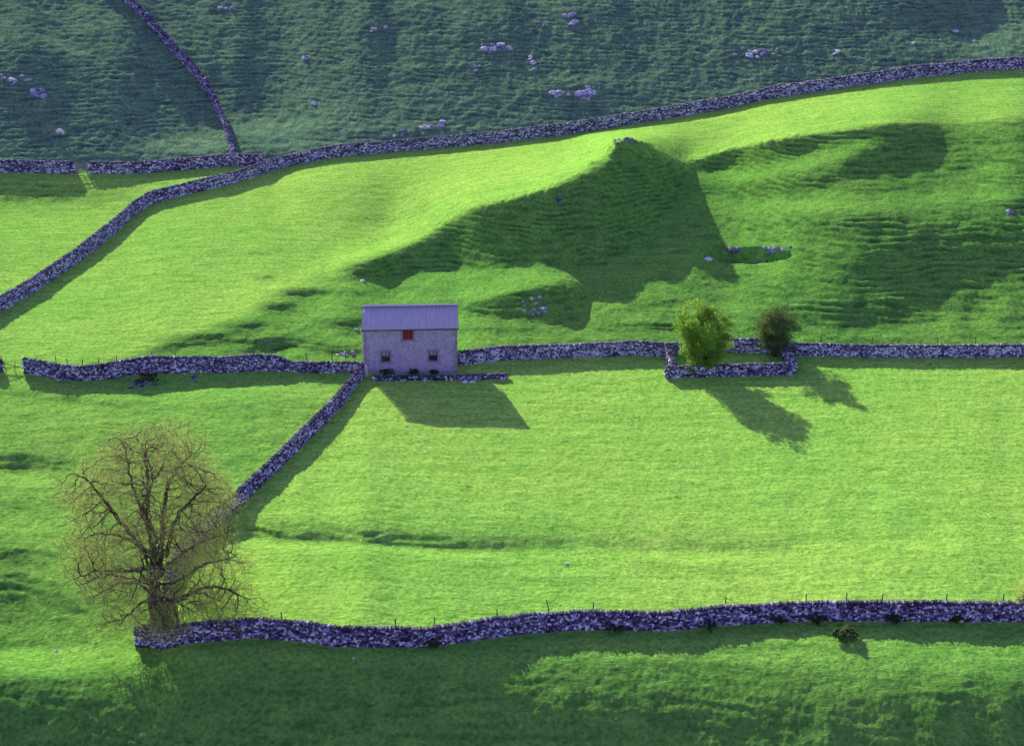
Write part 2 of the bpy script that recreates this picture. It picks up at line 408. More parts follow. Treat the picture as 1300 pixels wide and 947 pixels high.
class MB:
    def __init__(s): s.v = []; s.f = []
    def box(s, x0, x1, y0, y1, z0, z1):
        b = len(s.v)
        s.v += [(x0, y0, z0), (x1, y0, z0), (x1, y1, z0), (x0, y1, z0), (x0, y0, z1), (x1, y0, z1), (x1, y1, z1), (x0, y1, z1)]
        s.f += [tuple(b + i for i in q) for q in ((0, 3, 2, 1), (4, 5, 6, 7), (0, 1, 5, 4), (1, 2, 6, 5), (2, 3, 7, 6), (3, 0, 4, 7))]
    def quad(s, *p):
        b = len(s.v); s.v += list(p); s.f.append(tuple(range(b, b + len(p))))
    def tube(s, p, q, r0, r1, n=6):
        p, q = Vector(p), Vector(q); d = (q - p).normalized()
        a = d.orthogonal().normalized(); c = d.cross(a); b = len(s.v)
        for P, r in ((p, r0), (q, r1)):
            for i in range(n):
                t = 2 * math.pi * i / n; s.v.append(tuple(P + a * (r * math.cos(t)) + c * (r * math.sin(t))))
        for i in range(n):
            s.f.append((b + i, b + (i + 1) % n, b + n + (i + 1) % n, b + n + i))
        s.f.append(tuple(b + n + i for i in range(n))); s.f.append(tuple(b + i for i in reversed(range(n))))
    def build(s, name, material, parent=None, smooth_=False):
        me = bpy.data.meshes.new(name); me.from_pydata([tuple(p) for p in s.v], [], s.f); me.update()
        me.materials.append(material)
        if smooth_: me.polygons.foreach_set('use_smooth', [True] * len(me.polygons))
        o = bpy.data.objects.new(name, me); COL.objects.link(o)
        if parent: o.parent = parent
        return o
def tag(o, label=None, cat=None, group=None, kind=None):
    if label: o['label'] = label
    if cat: o['category'] = cat
    if group: o['group'] = group
    if kind: o['kind'] = kind
    return o
def empty(name, loc, rz=0.0):
    o = bpy.data.objects.new(name, None); COL.objects.link(o); o.location = loc; o.rotation_euler = (0, 0, rz); o.empty_display_size = .3
    return o

# ------------------------------------------------------------------ ground
nr, nc = X.shape
idx = np.arange(nr * nc).reshape(nr, nc)
quads = np.stack([idx[:-1, :-1], idx[1:, :-1], idx[1:, 1:], idx[:-1, 1:]], -1).reshape(-1, 4)
riser_shades = np.clip(.5 - .5 * trk, 0, 1) * smooth(.15, .40, S)  # step faces darkened in colour, as painted shade streaks on steep ground
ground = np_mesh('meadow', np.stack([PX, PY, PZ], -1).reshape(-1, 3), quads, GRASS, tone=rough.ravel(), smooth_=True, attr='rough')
ra_ = ground.data.attributes.new('riser_shade', 'FLOAT', 'POINT'); ra_.data.foreach_set('value', riser_shades.ravel().astype(np.float32))
tag(ground, 'rolling green hillside pasture with terraced banks', kind='structure')

# ------------------------------------------------------------------ dry stone walls
CUBE = np.array([(-1, -1, -1), (1, -1, -1), (1, 1, -1), (-1, 1, -1), (-1, -1, 1), (1, -1, 1), (1, 1, 1), (-1, 1, 1)], float) * .5
CUBEF = np.array([(0, 3, 2, 1), (4, 5, 6, 7), (0, 1, 5, 4), (1, 2, 6, 5), (2, 3, 7, 6), (3, 0, 4, 7)])
def dry_wall(pts, height, name='dry_stone_wall', thick=.62, bright=0.0, hvar=.045, cope=.24, step=.22, hfun=None, sink=.3):
    p = np.array(pts, float)
    seg = np.concatenate([[0], np.cumsum(np.hypot(np.diff(p[:, 0]), np.diff(p[:, 1])))])
    tt = np.linspace(0, seg[-1], max(8, int(seg[-1] / 2)))
    px = np.interp(tt, seg, p[:, 0]); py = np.interp(tt, seg, p[:, 1])
    P = gnd(px, py)
    # smooth the line a little, wander a little
    def sm_(a, k):
        ker = np.ones(k) / k
        return np.convolve(np.pad(a, k // 2, mode='edge'), ker, 'valid')[:len(a)]
    if len(P) > 20:
        for c in range(3): P[:, c] = sm_(P[:, c], 5 if c < 2 else 7)
    ds = np.concatenate([[0], np.cumsum(np.hypot(np.diff(P[:, 0]), np.diff(P[:, 1])))])
    Ltot = ds[-1]
    seed = rng.uniform(0, 999)
    def at(s):
        return np.stack([np.interp(s, ds, P[:, c]) for c in range(3)], -1)
    def frame(s):
        a = at(np.clip(s - .6, 0, Ltot)); b = at(np.clip(s + .6, 0, Ltot))
        t = b - a; n_ = np.hypot(t[:, 0], t[:, 1]) + 1e-9
        tx = np.stack([t[:, 0] / n_, t[:, 1] / n_, t[:, 2] / n_], -1)
        nn = np.stack([-tx[:, 1], tx[:, 0], 0 * n_], -1)
        return tx, nn
    def hgt(s):
        h = height * (1 + hvar * fbm(s / 7 + seed, s * 0 + 3.3, 3) * 2)
        if hfun is not None: h = h * hfun(s / Ltot)
        return h
    SV, ST = [], []
    def stones(s, off, z, l, d, h, tone):
        n_ = len(s)
        if n_ == 0: return
        tx, nn = frame(s); base = at(s)
        c = base + nn * off[:, None]; c[:, 2] += z
        jit = CUBE[None] * (1 + rng.uniform(-.38, .14, (n_, 8, 3))) + rng.uniform(-.10, .10, (n_, 8, 3))
        ang = rng.normal(0, .28, n_)
        u = jit[:, :, 0] * l[:, None]; w = jit[:, :, 1] * d[:, None]; q = jit[:, :, 2] * h[:, None]
        u2 = u * np.cos(ang)[:, None] - q * np.sin(ang)[:, None]; q2 = u * np.sin(ang)[:, None] + q * np.cos(ang)[:, None]
        V = c[:, None, :] + tx[:, None, :] * u2[:, :, None] + nn[:, None, :] * w[:, :, None]
        V[:, :, 2] += q2
        SV.append(V.reshape(-1, 3)); ST.append(np.repeat(tone, 8))
    ch = .148
    for side in (-1, 1):
        k = 0; z = -sink
        while z < height * 1.35:
            n_ = int(Ltot / step) + 2
            l = rng.uniform(.6, 1.5, n_) * step
            s = np.cumsum(l) - l * .5 - rng.uniform(0, .3); l = l * .98
            ok = (s > 0) & (s < Ltot); s, l = s[ok], l[ok]
            H = hgt(s) - cope * .75
            ok = (z + ch * .4) < H; s, l, H = s[ok], l[ok], H[ok]
            fr = np.clip(z / height, 0, 1)
            half = thick * .5 * (1 - .30 * fr)
            tone = np.clip(rng.beta(1.3, 2.2, len(s)) + bright + .6 * (rng.random(len(s)) < .19), 0, 1)
            patch = fbm(s / 3.0 + seed, s * 0 + z * 2.2, 2)
            tone = np.clip(tone + .35 * patch, 0.02, 1)
            stones(s, side * (half - .10 + rng.normal(0, .035, len(s))), z + ch * .5 + rng.normal(0, .035, len(s)), l, np.full(len(s), .30), rng.uniform(.7, 1.45, len(s)) * ch, tone)
            z += ch
    # cope stones on edge
    n_ = int(Ltot / (step * .62)) + 2
    l = rng.uniform(.6, 1.4, n_) * step * .62
    s = np.cumsum(l) - l * .5; ok = (s > 0) & (s < Ltot); s, l = s[ok], l[ok]
    ch_ = rng.uniform(.65, 1.25, len(s)) * cope
    tone = np.clip(rng.beta(1.4, 4.2, len(s)) + bright * .6, .02, 1)
    stones(s, rng.normal(0, .04, len(s)), hgt(s) - cope * .75 + ch_ * .4, l * .95, np.full(len(s), thick * .72), ch_, tone)
    # hearting
    n_ = max(4, int(Ltot / .5)); s = np.linspace(.05, Ltot - .05, n_); tx, nn = frame(s); b = at(s); H = hgt(s) - cope * .8
    hv = []
    for sg, fz, hf in ((-1, 0, .36), (-1, 1, .24), (1, 1, .24), (1, 0, .36)):
        q = b + nn * (sg * hf * thick); q[:, 2] = q[:, 2] + (-sink if fz == 0 else 0) + fz * H; hv.append(q)
    hv = np.stack(hv, 1).reshape(-1, 3)
    ar = np.arange(n_ - 1) * 4
    hf_ = np.concatenate([np.stack([ar + i, ar + (i + 1) % 4, ar + 4 + (i + 1) % 4, ar + 4 + i], -1) for i in range(4)])
    V = np.concatenate(SV); nb = len(V) // 8
    Fq = (CUBEF[None] + (np.arange(nb) * 8)[:, None, None]).reshape(-1, 4)
    Fq = np.concatenate([Fq, hf_ + len(V)])
    return np_mesh(name, np.concatenate([V, hv]), Fq, STONE, tone=np.concatenate(ST + [np.full(len(hv), .0)]))

def W(pts, h, label, **kw):
    o = dry_wall(pts, h, **kw)
    return tag(o, label, 'stone wall')
W(W1, 1.62, 'long foreground dry stone wall running right from the foot of the bare tree', bright=.0, step=.235)
W([(30, 472), (55, 476), (79, 481), (103, 482), (120, 481), (148, 478), (166, 475), (194, 472), (221, 473), (258, 471), (277, 473), (314, 470), (341, 469), (369, 471), (406, 472), (458, 472)], 1.50,
  'dry stone wall along the rocky bank, ending at the left side of the barn', bright=.06, hfun=lambda f: 1.08 - .42 * smooth(.74, .82, f) + .12 * smooth(.1, .3, f))
W([(-100, 473), (-20, 472), (5, 471)], 1.5, 'short stub of dry stone wall at the left edge beside the open gateway', bright=.05)
W([(462, 474), (450, 489), (434, 511), (415, 532), (383, 563), (349, 597), (314, 629), (303, 642), (272, 667), (244, 692), (227, 718), (214, 748), (207, 780), (205, 800)], 1.42,
  'dry stone wall running diagonally down from the barn corner to the bare tree', bright=.03)
W([(582, 463), (634, 456), (686, 454), (739, 452), (808, 449), (847, 451), (885, 447), (923, 446), (955, 446), (1007, 450), (1059, 451), (1146, 453), (1300, 452), (1500, 453)], 1.42,
  'dry stone wall running right from the barn past the two bushes', bright=.16, hfun=lambda f: 1.08 - .1 * smooth(.3, .6, f))
W([(847, 453), (850, 462), (856, 476)], 1.45, 'short left side wall of the small stone pen, by the bright bush', bright=.05)
W([(843, 479), (880, 478), (950, 476), (1010, 475)], 1.30, 'front wall of the small stone pen below the two bushes', bright=.05)
W([(1008, 473), (1001, 462), (994, 452)], 1.25, 'short right side wall of the small stone pen, by the dark bush', bright=.05)
W([(471, 483), (520, 482), (580, 482), (646, 480)], .55, 'very low ruined stone wall in front of the barn', bright=-.05, cope=.16, thick=.5, sink=.15)
W(W7, 1.72, 'long dry stone wall winding up from the left edge along the foot of the upper hillside', bright=.12, step=.27)
W([(-160, 217), (-40, 218), (0, 218), (50, 219), (97, 220)], 1.75, 'level dry stone wall at the upper left edge, left of the small field gate', bright=.06, step=.27)
W([(112, 220), (174, 220), (244, 214), (296, 210), (338, 211)], 1.75, 'level dry stone wall at upper left between the small gate and the long winding wall', bright=.08, step=.27)
W([(296, 200), (291, 180), (284, 158), (267, 120), (250, 98), (229, 75), (208, 52), (190, 32), (166, 8), (140, -16), (110, -40)], 1.55, 'dry stone wall climbing the upper hillside to the top edge', bright=.04, step=.27)

# ------------------------------------------------------------------ barn
bl = gv(463, 473); br_ = gv(580.5, 470)
BW = (br_ - bl).length
RZ = math.atan2(br_.y - bl.y, br_.x - bl.x)
RZ = R_(3.0)
BD, EH, RISE = 5.8, 5.22, 1.62
barn = empty('field_barn', (bl.x, bl.y, min(bl.z, br_.z) - .05), RZ)
tag(barn, 'two storey stone field barn with corrugated roof and red loft hatch', 'barn')
def masonry():
    m, nt, b = mat('pale_masonry')
    tc = nt.nodes.new('ShaderNodeTexCoord'); o = tc.outputs['Object']
    f = noise(nt, o, 3.2, 6, .7); g_ = noise(nt, o, .7, 4, .6)
    vo = N(nt, 'ShaderNodeTexVoronoi', Scale=3.4); nt.links.new(o, vo.inputs['Vector'])
    c = ramp(nt, f, [(.28, (.36, .32, .42)), (.5, (.54, .50, .68)), (.72, (.74, .72, .86))])
    c = mix(nt, .65, c, ramp(nt, g_, [(.35, (.80, .74, .76)), (.62, (1.05, 1.02, 1.02))]), 'MULTIPLY')
    c = mix(nt, .30, c, mix(nt, .5, vo.outputs['Color'], (.7, .65, .65)), 'MULTIPLY')
    nt.links.new(c, b.inputs['Base Color'])
    bp = N(nt, 'ShaderNodeBump', Strength=.5, Distance=.06)
    nt.links.new(f, bp.inputs['Height']); nt.links.new(bp.outputs[0], b.inputs['Normal'])
    return m
MAS = masonry()
BROWN = simple('brown_gritstone', (.26, .21, .25), (.44, .38, .46), 4, .3)
TIMBER = simple('weathered_timber', (.07, .05, .05), (.16, .12, .11), 5, .2, stretch=(6, 6, 1))
REDP = simple('red_paint', (.24, .022, .04), (.38, .04, .06), 6, .1, .7)
GLASSM, nt_, b_ = mat('window_glass')
b_.inputs['Base Color'].default_value = (.03, .03, .05, 1); b_.inputs['Roughness'].default_value = .12; b_.inputs['Specular IOR Level'].default_value = .5
PALEB = simple('pale_pane', (.25, .25, .30), (.5, .5, .58), 6, 0, .5)  # paler opaque colour for the upper panes
SHEETM = simple('corrugated_sheet', (.52, .51, .54), (.68, .67, .70), 1.6, 0, .55, stretch=(4, .35, .35))
PIPE = simple('white_pipe_paint', (.55, .48, .46), (.75, .68, .66), 5)
# openings in the front wall: x0,x1,z0,z1
def fx(px): return (px - 461.5) / 119.0 * BW
wins = [(fx(483.3), fx(494.3), 1.36, 2.52), (fx(544), fx(555), 1.36, 2.52)]
hatch = (fx(511.3), fx(524.2), 3.90, 5.14)
xs = sorted({0, BW} | {q for r in wins + [hatch] for q in r[:2]}); zs = sorted({-.7, EH} | {q for r in wins + [hatch] for q in r[2:]})
mb = MB()
for i in range(len(xs) - 1):
    for j in range(len(zs) - 1):
        cx_, cz_ = (xs[i] + xs[i + 1]) / 2, (zs[j] + zs[j + 1]) / 2
        if any(r[0] < cx_ < r[1] and r[2] < cz_ < r[3] for r in wins + [hatch]): continue
        mb.quad((xs[i], 0, zs[j]), (xs[i + 1], 0, zs[j]), (xs[i + 1], 0, zs[j + 1]), (xs[i], 0, zs[j + 1]))
for (a, b2, c, d) in wins + [hatch]:
    dp = .34
    mb.quad((a, 0, c), (a, 0, d), (a, dp, d), (a, dp, c)); mb.quad((b2, 0, c), (b2, dp, c), (b2, dp, d), (b2, 0, d))
    mb.quad((a, 0, d), (b2, 0, d), (b2, dp, d), (a, dp, d)); mb.quad((a, 0, c), (a, dp, c), (b2, dp, c), (b2, 0, c))
    mb.quad((a, dp, c), (a, dp, d), (b2, dp, d), (b2, dp, c))
mb.quad((BW, 0, -.7), (BW, BD, -.7), (BW, BD, EH), (BW, BD / 2, EH + RISE), (BW, 0, EH))
mb.quad((0, 0, -.7), (0, 0, EH), (0, BD / 2, EH + RISE), (0, BD, EH), (0, BD, -.7))
mb.quad((0, BD, -.7), (0, BD, EH), (BW, BD, EH), (BW, BD, -.7))
mb.build('masonry_wall', MAS, barn)
# quoins up the corners
q = MB(); z = -.6; k = 0
while z < EH - .35:
    hh = random.uniform(.26, .36)
    for sx in (0, 1):
        lx = (.55 if (k + sx) % 2 else .30) + random.uniform(-.06, .06)
        if random.random() < .82:
            x0, x1 = (-.025, lx) if sx == 0 else (BW - lx, BW + .025)
            q = MB(); q.box(x0, x1, -.022, .30 if (k + sx) % 2 else .55, z + .01, z + hh - .015); q.build('quoin', BROWN, barn)
    z += hh; k += 1
# roof of corrugated sheet
def roof_mesh():
    nx = int(BW / .23 * 6) + 1
    x = np.linspace(-.16, BW + .16, nx); wv = .042 * np.sin(2 * np.pi * x / .23)
    ov = .32; sl = RISE / (BD / 2)
    prof = [(-ov, EH - ov * sl), (BD / 4, EH + RISE / 2 + .01), (BD / 2, EH + RISE), (3 * BD / 4, EH + RISE / 2), (BD + ov, EH - ov * sl)]
    V = []
    for th in (.13, .10):
        for (y, z) in prof:
            V.append(np.stack([x, np.full(nx, y), z + th + wv], -1))
    V = np.concatenate(V); Fq = []
    for lay in range(2):
        for r in range(4):
            a = (lay * 5 + r) * nx + np.arange(nx - 1); b = a + nx
            Fq.append(np.stack([a, a + 1, b + 1, b] if lay == 0 else [a, b, b + 1, a + 1], -1))
    for (r0, r1) in ((0, 5), (9, 4)):
        a = r0 * nx + np.arange(nx - 1); b = r1 * nx + np.arange(nx - 1)
        Fq.append(np.stack([a, b, b + 1, a + 1], -1))
    return V, np.concatenate(Fq)
V_, F_ = roof_mesh()
roof = np_mesh('roof', V_, F_, SHEETM, barn, smooth_=True)
rc = MB()
yr, zr = BD / 2, EH + RISE + .17
rc.quad((-.18, yr - .28, zr - .06), (BW + .18, yr - .28, zr - .06), (BW + .18, yr, zr + .07), (-.18, yr, zr + .07))
rc.quad((-.18, yr, zr + .07), (BW + .18, yr, zr + .07), (BW + .18, yr + .28, zr - .06), (-.18, yr + .28, zr - .06))
rc.build('ridge_cap', SHEETM, roof)
for sx in (-.17, BW + .12):
    bbm = MB()
    for sgn in (0, 1):
        y0, y1 = (-.32, BD / 2) if sgn == 0 else (BD / 2, BD + .32)
        z0 = EH - .32 * RISE / (BD / 2) if sgn == 0 else EH + RISE; z1 = EH + RISE if sgn == 0 else EH - .32 * RISE / (BD / 2)
        bbm.v += [(sx, y0, z0 - .10), (sx + .05, y0, z0 - .10), (sx + .05, y1, z1 - .10), (sx, y1, z1 - .10), (sx, y0, z0 + .06), (sx + .05, y0, z0 + .06), (sx + .05, y1, z1 + .06), (sx, y1, z1 + .06)]
        b0 = len(bbm.v) - 8
        bbm.f += [tuple(b0 + i for i in f_) for f_ in ((0, 3, 2, 1), (4, 5, 6, 7), (0, 1, 5, 4), (1, 2, 6, 5), (2, 3, 7, 6), (3, 0, 4, 7))]
    bbm.build('barge_board', TIMBER, roof)
gu = MB(); gu.tube((-.28, -.40, EH - .10), (BW + .2, -.40, EH - .10), .07, .07, 8); gu.build('gutter', TIMBER, barn, True)
dpn = MB(); dpn.tube((-.14, -.06, -.2), (-.14, -.06, EH - .25), .085, .085, 8); dpn.tube((-.14, -.06, EH - .25), (-.26, -.34, EH - .06), .10, .13, 8); dpn.build('downpipe', PIPE, barn, True)
# windows
for (a, b2, c, d) in wins:
    fr = MB()
    for (u0, u1, w0, w1_) in ((a, a + .09, c, d), (b2 - .09, b2, c, d), (a + .09, b2 - .09, d - .09, d), (a + .09, b2 - .09, c, c + .09), (a + .09, b2 - .09, (c + d) / 2 - .03, (c + d) / 2 + .04),
                              ((a + b2) / 2 - .03, (a + b2) / 2 + .03, (c + d) / 2 + .04, d - .09)):
        fr.box(u0, u1, .20, .27, w0, w1_)
    win = fr.build('window', TIMBER, barn)
    pu = MB(); pu.box(a + .09, b2 - .09, .235, .245, (c + d) / 2 + .04, d - .09); o = pu.build('upper_pane', PALEB, win); o['label'] = 'pale upper pane'
    pl = MB(); pl.box(a + .09, b2 - .09, .245, .25, c + .09, (c + d) / 2 - .03); o = pl.build('lower_pane', GLASSM, win); o['label'] = 'dark lower pane'
    for u0, u1 in ((a - .20, a - .004), (b2 + .004, b2 + .20)):
        sr = MB(); sr.box(u0, u1, -.018, .15, c - .02, d + .02); sr.build('jamb_stone', BROWN, win)
    li = MB(); li.box(a - .24, b2 + .24, -.03, .15, d + .024, d + .22); li.build('lintel', BROWN, win)
    si = MB(); si.box(a - .22, b2 + .22, -.08, .19, c - .18, c - .024); si.build('sill', BROWN, win)
a, b2, c, d = hatch
hd = MB()
for i in range(5):
    w_ = (b2 - a) / 5
    hd.box(a + i * w_ + .008, a + (i + 1) * w_ - .008, .10, .14 + .004 * (i % 2), c + .01, d - .005)
hdo = hd.build('loft_hatch', REDP, barn)
for u0, u1 in ((a - .26, a - .004), (b2 + .004, b2 + .26)):
    hs = MB(); hs.box(u0, u1, -.018, .15, c, d - .02); hs.build('jamb_stone', BROWN, hdo)
hs = MB(); hs.box(a - .3, b2 + .3, -.06, .09, c - .2, c - .004); hs.build('sill', BROWN, hdo)

# ------------------------------------------------------------------ rocks
ICO = None
def ico():
    global ICO
    if ICO is None:
        import bmesh
        bm = bmesh.new(); bmesh.ops.create_icosphere(bm, subdivisions=2, radius=1.0)
        ICO = (np.array([v_.co[:] for v_ in bm.verts]), np.array([[v_.index for v_ in f_.verts] for f_ in bm.faces])); bm.free()
    return ICO
def rock_verts(c, sx, sy, sz, rz):
    V, Fq = ico()
    # facet by clipping against random planes
    P = V.copy()
    for _ in range(9):
        n_ = rng.normal(size=3); n_ /= np.linalg.norm(n_)
        dd = P @ n_; lim = rng.uniform(.55, .85)
        P = P - np.maximum(dd - lim, 0)[:, None] * n_
    P = P * np.array([sx, sy, sz])
    cs, sn = math.cos(rz), math.sin(rz)
    P = np.stack([P[:, 0] * cs - P[:, 1] * sn, P[:, 0] * sn + P[:, 1] * cs, P[:, 2]], -1)
    return P + np.array(c), Fq
def rocks(name, items, label, cat, bright=0.0, group=None):
    """items: (px, py, size in metres)"""
    root = None
    if len(items) > 1:
        P = gnd(*[[it[k] for it in items] for k in (0, 1)]); root = empty(name, P.mean(0)); tag(root, label, cat, group)
    for (px, py, sz_) in items:
        c = gnd(px, py)[0] + np.array([0, 0, -.16 * sz_])
        P, Fq = rock_verts(c, sz_ * random.uniform(.7, 1.2), sz_ * random.uniform(.6, 1.0), sz_ * random.uniform(.40, .75), random.uniform(0, 6.28))
        tn_ = np.full(len(P), np.clip(rng.normal(.62 + bright, .16), .15, 1))
        if root: np_mesh('rock', P - np.array(root.location), Fq, ROCK, root, tone=tn_)
        else:
            o = np_mesh(name, P - c, Fq, ROCK, tone=tn_); o.location = c; tag(o, label, cat, group)
def cluster(px, py, rx, ry, n_, s0, s1):
    return [(px + random.gauss(0, .45) * rx, py + random.gauss(0, .45) * ry, random.uniform(s0, s1)) for _ in range(n_)]
OC = [(623, 60, 22, 8, 20, .3, .8, 'rugged limestone outcrop near the top centre of the upper hillside'),
      (744, 119, 13, 9, 22, .35, .85, 'pale broken limestone scar just above the long winding wall'),
      (712, 118, 14, 5, 8, .3, .6, 'darker limestone scar left of the pale broken scar above the long wall'),
      (723, 25, 8, 10, 9, .3, .7, 'limestone outcrop near the top edge, right of the rugged outcrop'),
      (688, 34, 14, 4, 5, .2, .4, 'line of low limestone ledges between the two outcrops at the top'),
      (478, 36, 18, 5, 10, .25, .55, 'low limestone ledge on the upper hillside left of the rugged outcrop'),
      (606, 84, 10, 5, 6, .25, .55, 'scatter of limestone rocks below the rugged outcrop at the top'),
      (678, 80, 10, 8, 6, .25, .6, 'few pale rocks right of and below the rugged outcrop'),
      (388, 72, 7, 6, 6, .2, .5, 'small patch of limestone right of the climbing wall'),
      (398, 130, 6, 4, 5, .2, .5, 'small patch of limestone halfway between climbing wall and long wall'),
      (562, 158, 8, 4, 5, .3, .6, 'right-hand limestone ledge just above the long wall'),
      (541, 162, 8, 4, 5, .3, .6, 'middle limestone ledge just above the long wall'),
      (510, 169, 8, 4, 5, .25, .5, 'left-hand limestone ledge just above the long wall'),
      (955, 66, 28, 8, 22, .2, .6, 'stretched limestone outcrop on the upper right hillside'),
      (1062, 65, 5, 4, 4, .2, .5, 'small stone patch right of the stretched upper right outcrop'),
      (1157, 55, 5, 4, 4, .2, .5, 'small stone patch left of the sunlit upper right slope'),
      (15, 100, 24, 8, 14, .25, .6, 'shaded limestone outcrop at the left edge of the upper hillside'),
      (47, 120, 10, 8, 10, .25, .7, 'limestone outcrop above the sheep on the upper left hillside'),
      (285, 8, 14, 7, 6, .2, .5, 'few rocks at the top edge right of the climbing wall'),
      (682, 388, 26, 15, 18, .15, .42, 'limestone rocks breaking through the shaded hummock right of the barn'),
      (793, 188, 15, 4, 16, .18, .42, 'jagged rocky crown on top of the grassy knoll'),
      (713, 258, 10, 8, 8, .2, .45, 'faint rocks in the shaded bank below the knoll'),
      (980, 315, 20, 3, 18, .2, .5, 'pale rocks lining the back of the grassy hollow'),
      (935, 316, 20, 3, 8, .25, .5, 'small rocks at the middle of the grassy hollow'),
      (178, 487, 22, 7, 30, .15, .45, 'rocky face of the bank below the left stone wall'),
      (440, 448, 12, 3, 9, .25, .55, 'tumbled stones behind the wall left of the barn'),
      (1281, 268, 5, 6, 5, .25, .5, 'rocks in the turf at the right edge above the right-hand wall'),
      (245, 482, 6, 4, 5, .25, .5, 'few stones at the foot of the left wall, right of the rocky bank')]
for (px, py, rx, ry, n_, s0, s1, lab) in OC:
    if py < 170: s0, s1 = s0 * 1.2, s1 * 1.3
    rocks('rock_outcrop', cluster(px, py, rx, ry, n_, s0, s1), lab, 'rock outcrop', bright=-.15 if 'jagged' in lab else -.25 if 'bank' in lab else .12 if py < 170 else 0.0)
BO = [(1212, 40, .95, 'bluish boulder on the upper right slope, left of the white boulder', .05), (1237, 52, .75, 'white boulder with sunlit top on the upper right slope', .4),
      (900, 329, .95, 'pale boulder at the left end of the grassy hollow', .25), (460, 357, .65, 'pale boulder in the dark dip above the barn roof', .15),
      (452, 419, .6, 'pale boulder beside the left eave of the barn', .05), (338, 433, .5, 'pale boulder on the small shaded bank left of the barn', -.05),
      (590, 485, .6, 'left of the two pale stones lying by the low ruined wall', .4), (600, 485, .65, 'right of the two pale stones lying by the low ruined wall', .4),
      (988, 259, .5, 'lone small stone below the shaded band right of the knoll', .1), (1026, 52, .45, 'lone small stone on the upper hillside right of the stretched outcrop', .1),
      (301, 487, .35, 'small pale stone in the grass below the left wall', .3), (72, 826, .3, 'small pale stone at the lower left, left of the bare tree', .3),
      (449, 835, .25, 'small pale stone below the foreground wall', .35), (300, 196, .8, 'pale tumbled stone at the junction of the climbing wall', .2),
      (878, 109, .4, 'lone small stone just above the long wall, right of the knoll', .1), (720, 716, .35, 'flat pale stone on the low bank in the lit field', .3)]
for (px, py, sz_, lab, brt) in BO:
    rocks('boulder', [(px, py, sz_ * .72)], lab, 'boulder', bright=brt)

# ------------------------------------------------------------------ fence posts
def post_mesh():
    m = MB(); m.tube((0, 0, -.4), (0, 0, .95), .06, .05, 6); m.tube((0, 0, .95), (0, 0, 1.0), .05, .02, 6)
    me = bpy.data.meshes.new('fence_post'); me.from_pydata(m.v, [], m.f); me.materials.append(TIMBER); return me
PM = post_mesh()
def post(px, py, hs_, label, group, lean=(0, 0)):
    o = bpy.data.objects.new('fence_post', PM); COL.objects.link(o)
    o.location = gv(px, py); o.scale = (1, 1, hs_); o.rotation_euler = (lean[0], lean[1], random.uniform(0, 3)); tag(o, label, 'fence post', group)
for px, yy in [(359, 803), (502, 813), (552, 811), (631, 801), (753, 791), (920, 785), (1023, 780), (1073, 780), (1118, 780), (1200, 781), (1273, 781)]:
    post(px, yy, 2.0, 'thin weathered fence post rising behind the foreground wall', 'fence posts behind the foreground wall', (random.uniform(-.06, .06), random.uniform(-.06, .06)))
post(700, 791, 2.15, 'leaning fence post behind the foreground wall, third from its middle dip', None, (0, .22))
post(227, 800, 1.9, 'fence post standing just right of the bare tree trunk', None, (0, .08))
for px, yy in [(73, 474), (88, 477), (105, 478), (126, 476), (148, 474), (193, 468), (223, 469), (390, 469), (422, 467), (439, 467)]:
    post(px, yy, 2.0, 'thin fence post rising behind the left wall beside the barn', 'fence posts behind the left wall', (random.uniform(-.08, .08), random.uniform(-.08, .08)))
for px, yy in [(1042, 447), (1105, 448), (1190, 449), (1238, 448)]:
    post(px, yy, 1.9, 'thin fence post rising behind the right-hand wall', 'fence posts behind the right wall', (random.uniform(-.06, .06), random.uniform(-.06, .06)))
post(1136, 449, 2.0, 'leaning fence post behind the right-hand wall', None, (0, -.25))
for px, yy in [(352, 209), (399, 200), (436, 194), (468, 191)]:
    post(px, yy, 1.9, 'thin fence post rising behind the long winding wall', 'fence posts behind the winding wall', (random.uniform(-.06, .06), random.uniform(-.06, .06)))
# stone gatepost by the barn corner
m = MB(); m.box(-.16, .16, -.13, .13, -.3, 1.15); m.box(-.12, .12, -.10, .10, 1.15, 1.27)
gp = m.build('gatepost', PIPE); gp.location = gv(466.5, 476) + Vector((-.1, -.3, 0)); gp.rotation_euler = (.03, -.03, .3)
tag(gp, 'short pale stone gatepost at the left front corner of the barn', 'gatepost')
# small field gate in the upper left wall
def gate(pa, pb, h, label, n_=5, tilt=0.0):
    A, B = gv(*pa), gv(*pb); d = B - A; L_ = Vector((d.x, d.y, 0)).length
    e = empty('field_gate', A, math.atan2(d.y, d.x)); e.rotation_euler = (0, tilt, math.atan2(d.y, d.x)); tag(e, label, 'gate')
    for i in range(n_):
        z_ = .15 + (h - .2) * (i / (n_ - 1)) ** 1.15; m = MB(); m.box(.09, L_ - .09, -.02, .02, z_, z_ + .09); m.build('bar', GATEM, e)
    for x_ in (.09, L_ / 2 - .05, L_ - .19):
        m = MB(); m.box(x_, x_ + .10, -.055, -.022, .08, h + .05); m.build('stile', GATEM, e)
    for x_ in (0, L_):
        m = MB(); m.box(x_ - .08, x_ + .08, -.09, .09, -.4, h + .25); m.build('gate_stoop', GATEM, e)
GATEM = simple('silvered_wood', (.26, .24, .27), (.42, .40, .42), 4, .2, stretch=(1, 1, 6))
gate((97.5, 221), (111.5, 221), 1.35, 'small silvered wooden field gate in the upper left wall')
